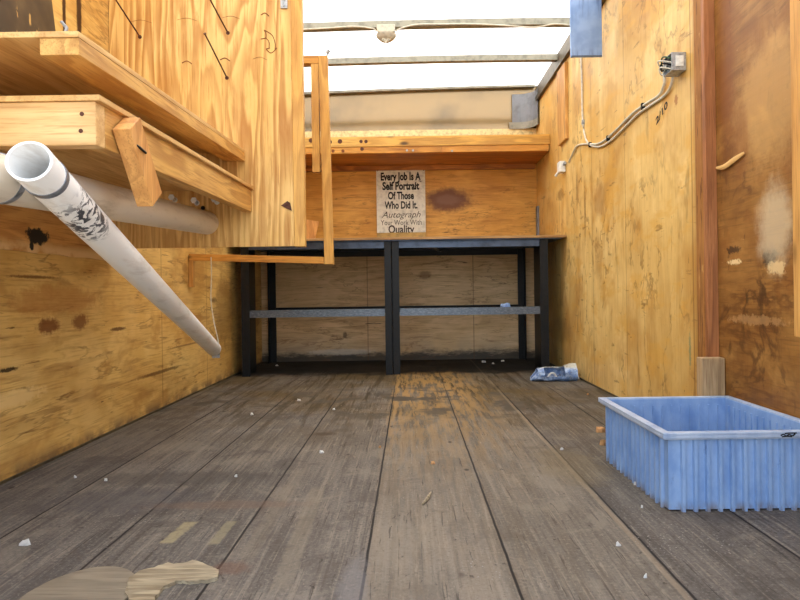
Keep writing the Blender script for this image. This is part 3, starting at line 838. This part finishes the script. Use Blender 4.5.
# hanging wire that holds up the far end of the slanting pipe
P = spline([at(211, 257, YQ-.004), at(211.5, 275, YQ-.004), at(211, 300, YQ-.004), at(214, 322, YQ-.004), at(218, 340, YQ-.004), at(218, 354, YQ+.006)], 5)
bm = nb(); tube(bm, P, .0032, 6)
tag(obj('hanging_wire', bm, M['cable'], base=P[-1]), 'thin pale wire hanging from the timber frame to the slanting pipe end', 'wire')

# ------------------------------------------------------------------ roof lamp holder and its wire
q = at(386, 24, 3.62)
lz = arch(q.x) - .0385
lh = thing('lamp_holder', 'cream ceiling lamp holder without a bulb on the roof bow', 'lamp', (q.x, 3.62, lz))
bm = nb(); hexa(bm, [(q.x-.056,3.565,lz),(q.x+.056,3.565,lz),(q.x+.056,3.675,lz),(q.x-.056,3.675,lz)],
                    [(q.x-.052,3.57,lz-.042),(q.x+.052,3.57,lz-.042),(q.x+.052,3.67,lz-.042),(q.x-.052,3.67,lz-.042)])
obj('box_body', bm, M['cable'], lh, bevel=.003)
bm = nb(); tube(bm, [(q.x, 3.62, lz-.042), (q.x, 3.62, lz-.052), (q.x, 3.62, lz-.07), (q.x, 3.62, lz-.078)], [.062, .060, .042, .03], 24)
obj('socket', bm, M['cable'], lh, smooth=True)
bm = nb()
for k in range(-2, 3):
    ang = k*.42; d = Vector((math.sin(ang), 0, -math.cos(ang)))
    p = Vector((q.x, 3.59, lz-.062)); tube(bm, [p + d*.005, p + d*(.034 if k else .044)], .004, 6)
obj('prongs', bm, M['cable'], lh)
P = [at(303, 29.5, 3.59), at(330, 28, 3.59), at(355, 26.5, 3.59), at(372, 28.5, 3.59), Vector((q.x-.057, 3.59, lz-.03))]
bm = nb(); tube(bm, spline([Vector((XL+.03, 3.59, ZR-.06)), at(280, 31, 3.59)] + P, 5), .005, 8)
tag(obj('lamp_wire', bm, M['cable'], base=P[0]), 'pale wire sagging under the roof bow on the left of the lamp holder', 'wire')
P = [Vector((q.x+.057, 3.59, lz-.03)), at(405, 27, 3.59), at(419, 24.5, 3.59), at(445, 24.2, 3.59), at(470, 24, 3.59), at(505, 25.5, 3.59), at(534, 27.5, 3.59), at(555, 24, 3.59), at(575, 26, 3.59)]
bm = nb(); tube(bm, spline(P, 5), .005, 8)
tag(obj('lamp_wire', bm, M['cable'], base=P[0]), 'pale wire running under the roof bow from the lamp holder to the right wall', 'wire')

# ------------------------------------------------------------------ hanging blue plate
YH = 3.07
a, b = at(570.5, 57.5, YH), at(602, 57, YH)
ztop = arch((a.x+b.x)/2) - .040
bp = thing('metal_plate', 'blue grey metal plate hanging from the roof near the right wall', 'plate', ((a.x+b.x)/2, YH, a.z))
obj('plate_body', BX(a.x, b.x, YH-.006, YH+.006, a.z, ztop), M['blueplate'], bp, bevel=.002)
bm = nb(); box(bm, a.x+.004, b.x-.004, YH-.0085, YH-.0062, a.z+.001, a.z+.007); obj('hem', bm, M['under_steel'], bp)

# ------------------------------------------------------------------ grey corner sheet at far right under the roof
a, b = at(515, 128, 4.915), at(540, 95, 4.9)
cs = thing('corner_sheet', 'grey metal corner sheet with a strap under the roof at far right', 'bracket', (.95, 4.9, at(520, 129, 4.91).z))
zl, zh = at(520, 129, 4.91).z, ZW+.0
bm = nb(); K = 8; pts = []
for k in range(K+1):
    t = k/K*math.pi/2
    pts.append((.90 + .14*math.sin(t), 4.92 - .14*(1-math.cos(t))))
pts = [(.858, 4.92)] + pts
def bent(pp, z0, z1, th):
    b_ = nb()
    for (xa, ya), (xb, yb) in zip(pp, pp[1:]):
        d = Vector((yb-ya, -(xb-xa))).normalized()*th
        hexa(b_, [(xa,ya,z0),(xa+d.x,ya+d.y,z0),(xa+d.x,ya+d.y,z1),(xa,ya,z1)], [(xb,yb,z0),(xb+d.x,yb+d.y,z0),(xb+d.x,yb+d.y,z1),(xb,yb,z1)])
    return b_
obj('sheet', bent(pts, zl+.05, 2.165, .003), M['greysheet'], cs)
pts2 = [(x-.002, y-.006) for x, y in pts]; pts2[0] = (.83, 4.912)
obj('strap', bent(pts2, zl, zl+.055, .004), M['alu'], cs)

# ------------------------------------------------------------------ electrics on the right wall
q = onwall(676, 62, XR-.035)
eb = thing('junction_box', 'open metal junction box with loose wires high on the right wall', 'electrical box', (XR, q.y, q.z-.045))
x0, x1, y0, y1, z0, z1 = XR-.056, XR-.001, q.y-.01, q.y+.065, q.z-.034, q.z+.034
bm = nb(); t = .003
box(bm, x0, x1, y0, y0+t, z0, z1)
box(bm, x1-t, x1, y0+t, y1, z0, z1); box(bm, x0, x1-t, y0+t, y1, z0, z0+t); box(bm, x0, x1-t, y0+t, y1, z1-t, z1)
box(bm, x0, x1-t, y1-t, y1, z0+t, z1-t)
obj('box_shell', bm, M['galv'], eb, bevel=.001)
bm = nb(); box(bm, x0+.014, x0+.044, y0-.004, y0-.0005, z0+.014, z1-.014); box(bm, x0+.022, x0+.036, y0-.007, y0-.004, z0+.024, z1-.024)
obj('switch', bm, M['plastic_white'], eb, bevel=.001)
for k, (col, dz) in enumerate((('green',.02), ('black',-.005), ('cable',-.02), ('cable',.005))):
    bm = nb()
    tube(bm, spline([(x0+.01, y0+.025, q.z+dz), (x0-.014-.006*k, y0+.045, q.z+dz+.012), (x0-.010, y0+.065, q.z+dz-.01), (x0+.01, y0+.07, q.z-dz*.6)], 5), .003, 6)
    obj('wire', bm, M[col], eb)
XC = XR-.008
def cable(pts, label, base, ends=()):
    P = spline([onwall(x, y, XC) if len(pt) == 2 else Vector(pt) for pt in pts for x, y in [pt[:2]]], 6)
    bm = nb(); tube(bm, P, .0055, 8, True)
    return tag(obj('cable', bm, M['cable'], base=base, smooth=True), label, 'cable', None)
p0 = onwall(663, 74, XC); p0b = onwall(673, 72, XC)
c1 = cable([(664,74),(664,84),(659,95),(647,103),(633,113),(618,128),(606,139),(597,144),(586,144),(577,146),(572,155),(569,162)], 'white cable looping along the right wall from junction box down to the outlet box', p0)
c2 = cable([(673,72),(671,85),(664,96),(651,105),(637,115),(622,130),(609,142),(598,147),(588,143),(584,132),(582.5,115),(582,95),(581.5,70),(580,40),(578,10),(577,-8)], 'white cable rising straight up the right wall behind the hanging blue plate', p0b)
for px, py, par in ((643,106,c1), (608,138,c1), (590,144.5,c1), (583,122,c2)):
    q = onwall(px, py, XC); bm = nb(); box(bm, XR-.016, XR-.0005, q.y-.006, q.y+.006, q.z-.016, q.z+.012)
    obj('staple', bm, M['black'] if px != 583 else M['galv'], par)
q = onwall(561, 168, XR-.02)
ob = thing('outlet_box', 'small white outlet box on the right wall above the workbench', 'electrical box', (XR, q.y, q.z-.04))
bm = nb(); box(bm, XR-.042, XR-.001, q.y-.05, q.y+.02, q.z-.035, q.z+.038); obj('box_body', bm, M['plastic_white'], ob, bevel=.004)
bm = nb(); tube(bm, [(XR-.03, q.y+.022, q.z-.02), (XR-.045, q.y+.05, q.z-.045)], .009, 8); obj('cord_grip', bm, M['plastic_white'], ob)
bm = nb(); tube(bm, [(XR-.012, q.y-.052, q.z+.01), (XR-.012, q.y-.075, q.z+.02)], .011, 8); obj('clamp', bm, M['galv'], ob)

# ------------------------------------------------------------------ lumber block at the post's foot
tag(obj('lumber_block', BX(.974, XR-.002, 2.009, 2.0495, 0, .318), M['greywood'], base=(1.01, 2.05, 0), bevel=.003),
    'short greyed lumber block standing at the foot of the reddish post', 'block')
# loose veneer strip peeling off by the post
a, b = onwall(716, 168, XR-.004), onwall(744, 153, XR-.004)
bm = nb(); P = [a, a.lerp(b,.35)+Vector((-.004,0,-.012)), a.lerp(b,.7)+Vector((-.004,0,-.006)), b]
tube(bm, spline(P, 5), [.0008+.0022*math.sin(math.pi*(i+.5)/16.5)**1.0 for i in range(16)], 8, True, 3.2)
tag(obj('veneer_splinter', bm, M['ply'], base=a), 'pale curled veneer splinter sticking out beside the reddish post', 'splinter')

# ------------------------------------------------------------------ blue tote
tx0, tx1, ty0, ty1, tz = .634, 1.024, 1.487, 1.955, .198
tote = thing('tote', 'blue ribbed plastic tote standing empty on the floor against the right wall', 'tote', ((tx0+tx1)/2, (ty0+ty1)/2, 0))
bm = nb(); t = .005
box(bm, tx0, tx1, ty0, ty1, .004, .010)
box(bm, tx0, tx1, ty0, ty0+t, .010, tz-.004); box(bm, tx0, tx1, ty1-t, ty1, .010, tz-.004)
box(bm, tx0, tx0+t, ty0+t, ty1-t, .010, tz-.004); box(bm, tx1-t, tx1, ty0+t, ty1-t, .010, tz-.004)
obj('tote_body', bm, M['tote'], tote)
def rib(cx, cy, nx, ny, ww, d):
    """upright rib on a face with outward normal (nx,ny)"""
    px_, py_ = -ny, nx
    prof = [(-ww/2, 0), (-ww/3, d), (ww/3, d), (ww/2, 0)]
    lo = [Vector((cx+px_*a+nx*b, cy+py_*a+ny*b, .0)) for a, b in prof]
    hi = [Vector((v.x, v.y, tz-.018)) for v in lo]
    hexa(bm, lo, hi)
def ribs(name, p, q, nx, ny, n, inner=False):
    global bm
    bm = nb()
    for k in range(n):
        t_ = (k+.5)/n; rib(p[0]+(q[0]-p[0])*t_, p[1]+(q[1]-p[1])*t_, nx, ny, .011, .008)
    return bm
def ribset(p, q, nx, ny, n, label=None):
    global bm
    bm = nb()
    for k in range(n+1):
        t_ = k/n; rib(p[0]+(q[0]-p[0])*t_, p[1]+(q[1]-p[1])*t_, nx, ny, .011, .008)
    obj('rib_panel', bm, M['tote'], tote)
ribset((tx0+.035, ty0), (tx1-.02, ty0), 0, -1, 11)
ribset((tx0, ty0+.03), (tx0, ty1-.02), -1, 0, 13)
ribset((tx0+.02, ty1), (tx1-.02, ty1), 0, 1, 11)
ribset((tx1, ty0+.03), (tx1, ty1-.02), 1, 0, 13)
# inner ribs seen on the far and right inside walls
bm = nb()
for k in range(12):
    xx = tx0+.03+(tx1-tx0-.06)*k/11; box(bm, xx-.002, xx+.002, ty1-t-.004, ty1-t, .012, tz-.024)
for k in range(14):
    yy = ty0+.03+(ty1-ty0-.06)*k/13; box(bm, tx1-t-.004, tx1-t, yy-.002, yy+.002, .012, tz-.024)
    box(bm, tx0+t, tx0+t+.004, yy-.002, yy+.002, .012, tz-.024)
obj('inner_ribs', bm, M['tote'], tote)
bm = nb()
rx0, rx1, ry0, ry1 = tx0-.020, tx1+.020, ty0-.020, ty1+.020
def ring(z0, z1, o0, i0):
    ax0, ax1, ay0, ay1 = rx0+o0, rx1-o0, ry0+o0, ry1-o0
    bx0, bx1, by0, by1 = rx0+i0, rx1-i0, ry0+i0, ry1-i0
    box(bm, ax0, ax1, ay0, by0, z0, z1); box(bm, ax0, ax1, by1, ay1, z0, z1)
    box(bm, ax0, bx0, by0, by1, z0, z1); box(bm, bx1, ax1, by0, by1, z0, z1)
ring(tz-.006, tz, 0, .022)
ring(tz-.014, tz-.006, 0, .004)
ring(tz-.018, tz-.013, .004, .021)
obj('rim', bm, M['tote_rim'], tote, bevel=.0015)
bm = nb()
yz = ry0-.0008
for pts in ([(.905,.189),(.912,.192),(.918,.188),(.926,.191),(.934,.188),(.940,.193)], [(.908,.186),(.920,.187),(.932,.186)], [(.915,.194),(.930,.195),(.944,.195)]):
    tube(bm, spline([(x-.004, yz, z) for x, z in pts], 4), .0016, 6)
o = obj('marker_scribble', bm, M['black'], tote)

# ------------------------------------------------------------------ torn blue plastic by the right wall
q = onfloor(551, 381)
cup = thing('torn_bottle', 'crushed pale blue plastic bottle lying torn open near the workbench leg', 'bottle', (q.x, 3.66, 0))
cx0, cx1, cy = onfloor(531, 381).x, onfloor(571, 378).x, 3.68
bm = nb(); NU, NV = 22, 24; g = []
for i in range(NU+1):
    t = i/NU
    r = (.043 + .010*t)*min(1, .35+t/.22) - .006*math.exp(-((t-.62)/.12)**2)
    top = .06 + .018*t - .05*max(0, .22-t)/.22
    row = []
    for k in range(NV):
        a = 2*math.pi*k/NV
        rr = r*(1 + .20*mnoise.noise(Vector((t*6, math.cos(a)*2, math.sin(a)*2))) + .12*mnoise.noise(Vector((t*17, math.cos(a)*5, math.sin(a)*5))))
        zz = r + rr*math.sin(a)*(.75 + .3*t)
        row.append(bm.verts.new((cx0 + (cx1-cx0)*t, cy - rr*math.cos(a)*1.05, max(.001, zz - r*.14 + .002))))
    g.append(row)
for i in range(NU):
    for k in range(NV):
        t = i/NU; a = 360*k/NV
        front = a < 75 or a > 335
        if .26 < t < .70 and front: continue        # the torn hole facing the door
        if t < .12 and (a < 150 and a > 20): continue
        bm.faces.new((g[i][k], g[i][(k+1)%NV], g[i+1][(k+1)%NV], g[i+1][k]))
bmesh.ops.delete(bm, geom=[v for v in bm.verts if not v.link_faces], context='VERTS')
bmesh.ops.solidify(bm, geom=bm.faces[:], thickness=.003)
obj('bottle_shell', bm, M['bottle'], cup, smooth=True)
bm = nb(); mx = cx0+(cx1-cx0)*.47
tube(bm, spline([(mx-.03, cy-.005, .012), (mx-.012, cy-.012, .045), (mx+.012, cy-.012, .045), (mx+.03, cy-.005, .012)], 5), .006, 8)
obj('inner_loop', bm, M['signface'], cup)

# ------------------------------------------------------------------ things on the bench
q0, q1 = at(537, 234, 4.88), at(543.5, 206, 4.88)
tag(obj('metal_post', BX(q0.x, q1.x, 4.86, 4.92, .9245, q1.z), M['greysheet'], base=(q0.x, 4.89, .9245), bevel=.003), 'short grey metal post standing on the workbench in the right back corner', 'post')
bm = nb(); a = at(305, 222, 4.35); v = [at(303,219,4.35), at(318.5,221.5,4.35), at(314,235.8,4.35), at(303,234,4.35)]
for p in v[2:]: p.z = .9242
hexa(bm, v, [p + Vector((0,.02,0)) for p in v])
tag(obj('wood_offcut', bm, M['block'], base=(v[3].x, 4.36, .925), bevel=.001), 'orange wood offcut standing on the workbench behind the partition edge', 'offcut')
def scrap(c, r, m, name, label, cat, h=.006, seed=0, group=None, sq=.6):
    """a crumpled flake lying on a surface"""
    rnd = random.Random(seed); bm = nb(); n_ = 7; a0 = rnd.random()*6
    lo, hi = [], []
    for k in range(n_):
        a = a0 + 2*math.pi*k/n_; rr = r*rnd.uniform(.6, 1.1)
        x, y = rr*math.cos(a), rr*math.sin(a)*sq
        lo.append(bm.verts.new((c[0]+x, c[1]+y, c[2])))
        hi.append(bm.verts.new((c[0]+x*.85, c[1]+y*.85, c[2]+h*rnd.uniform(.5, 1.6))))
    ct = bm.verts.new((c[0], c[1], c[2]+h*1.3)); bm.faces.new(lo[::-1])
    for k in range(n_):
        j = (k+1) % n_; bm.faces.new((lo[k], lo[j], hi[j], hi[k])); bm.faces.new((hi[k], hi[j], ct))
    return tag(obj(name, bm, m, base=c), label, cat, group)
q = at(505, 303, YF+.03)
scrap((q.x, YF+.035, .4465), .048, M['cup_out'], 'plastic_scrap', 'pale blue crumpled scrap resting on the workbench lower rail', 'scrap', .018, 3)

# ------------------------------------------------------------------ floor patches
def flat_patch(name, pts, m, h, label, cat, base):
    bm = nb(); lo = [bm.verts.new((x, y, 0.0003)) for x, y in pts]
    hi = [bm.verts.new((x, y, h + .0015*mnoise.noise(Vector((x*40, y*40, 0))))) for x, y in pts]
    bm.faces.new(hi); bm.faces.new(lo[::-1])
    for i in range(len(pts)):
        j = (i+1) % len(pts); bm.faces.new((lo[i], lo[j], hi[j], hi[i]))
    return tag(obj(name, bm, m, base=base), label, cat)
q = onfloor(76, 598); rr = .098
flat_patch('floor_patch', [(q.x + rr*1.0*math.cos(a*math.pi/24), q.y + rr*1.2*math.sin(a*math.pi/24)) for a in range(48)], M['patch'], .004,
           'round worn plywood patch set in the floor at the near left', 'patch', (q.x, q.y, 0))
out = [(126,596),(129,582),(140,574),(158,569),(178,565),(198,564.5),(212,570),(219,573),(218,581),(206,583),(190,585),(177,583),(165,589),(158,597),(152,606),(130,606)]
dense = []
for i in range(len(out)):
    a, b = Vector(out[i]), Vector(out[(i+1) % len(out)])
    for k in range(4):
        p = a.lerp(b, k/4); p += Vector((mnoise.noise(Vector((p.x*.4, p.y*.4, 1)))*2.2, mnoise.noise(Vector((p.x*.5, p.y*.5, 7)))*2.2)); dense.append(onfloor(*p))
q = onfloor(170, 585)
flat_patch('splintered_board', [(p.x, p.y) for p in dense], M['splinter'], .007, 'torn pale splintered plywood piece on the near left floor beside round patch', 'board', (q.x, q.y, 0))
# sliver of wood in the middle
a, b = onfloor(422.5, 504, .004), onfloor(431, 492, .004)
bm = nb(); tube(bm, [a, a.lerp(b,.5)+Vector((.002,0,0)), b], [.003,.005,.002], 6)
tag(obj('wood_sliver', bm, M['splinter'], base=(a.x, a.y, 0)), 'thin pale wood sliver lying alone mid-floor on the centre plank', 'sliver')

G = 'litter scattered on the plank floor'
bits = [  # px, py, radius, material, label
 (25,545,.020,'paper','pale paper scrap on the near left floor, largest of the white bits there'),
 (106,481,.010,'paper','small white scrap on the left floor, midway along the left wall'),
 (75,478,.008,'paper','tiny white scrap close to the left wall, left of another bit'),
 (236,477,.010,'paper','small white scrap on the left floor, right of the slanting pipe'),
 (322,453,.014,'paper','white scrap left of the centre seam, nearest the middle of the floor'),
 (252,415,.014,'paper','white scrap on the floor in front of the left bench bay'),
 (299,401,.015,'paper','white crumb in front of the left bench bay, closest to the bench'),
 (334,410,.011,'paper','small white crumb in front of the bench, left of its middle legs'),
 (433,464,.016,'tanscrap','tan flake on the worn centre plank, further in than the wood sliver'),
 (618,546,.010,'paper','white scrap on the near right floor, left of the tote front'),
 (645,578,.007,'paper','tiny white scrap on the near right floor, nearest the door threshold'),
 (562,450,.012,'paper','small white crumb on the dark plank left of the tote'),
 (636,485,.013,'paper','white scrap lying against the tote left side'),
 (642,508,.006,'paper','tiny white crumb by the tote front left corner'),
 (588,395,.012,'tanscrap','small tan flake on the floor by the right wall beyond the tote'),
 (578,379,.016,'paper','white scrap between the torn blue bottle and the right wall'),
 (484,362.5,.028,'paper','white paper scrap under the right bench bay, largest of three'),
 (493,364,.018,'paper','white paper crumb under the right bench bay, middle of three'),
 (503,361.5,.026,'paper','flat white scrap under the right bench bay beside the back leg'),
 (277,366,.022,'paper','white scrap at the foot of the left back bench leg'),
 (380,448,.009,'tanscrap','tan chip on the centre seam of the floor'),
]
for i, (px, py, r, m, lab) in enumerate(bits):
    q = onfloor(px, py)
    scrap((q.x, q.y, .0005), r*.62, M[m], 'paper_scrap' if m == 'paper' else 'wood_chip', lab, 'scrap', .004 + r*.2, 20+i, G)
for (px, py, r, lab) in ((601,432,.030,'curled brown leaf on the floor beyond the tote far left corner'), (603,445,.026,'curled brown leaf closest behind the tote, nearer the door than the other')):
    q = onfloor(px, py); scrap((q.x, q.y, .0005), r*.8, M['tanscrap'], 'dry_leaf', lab, 'leaf', .014, px, G)
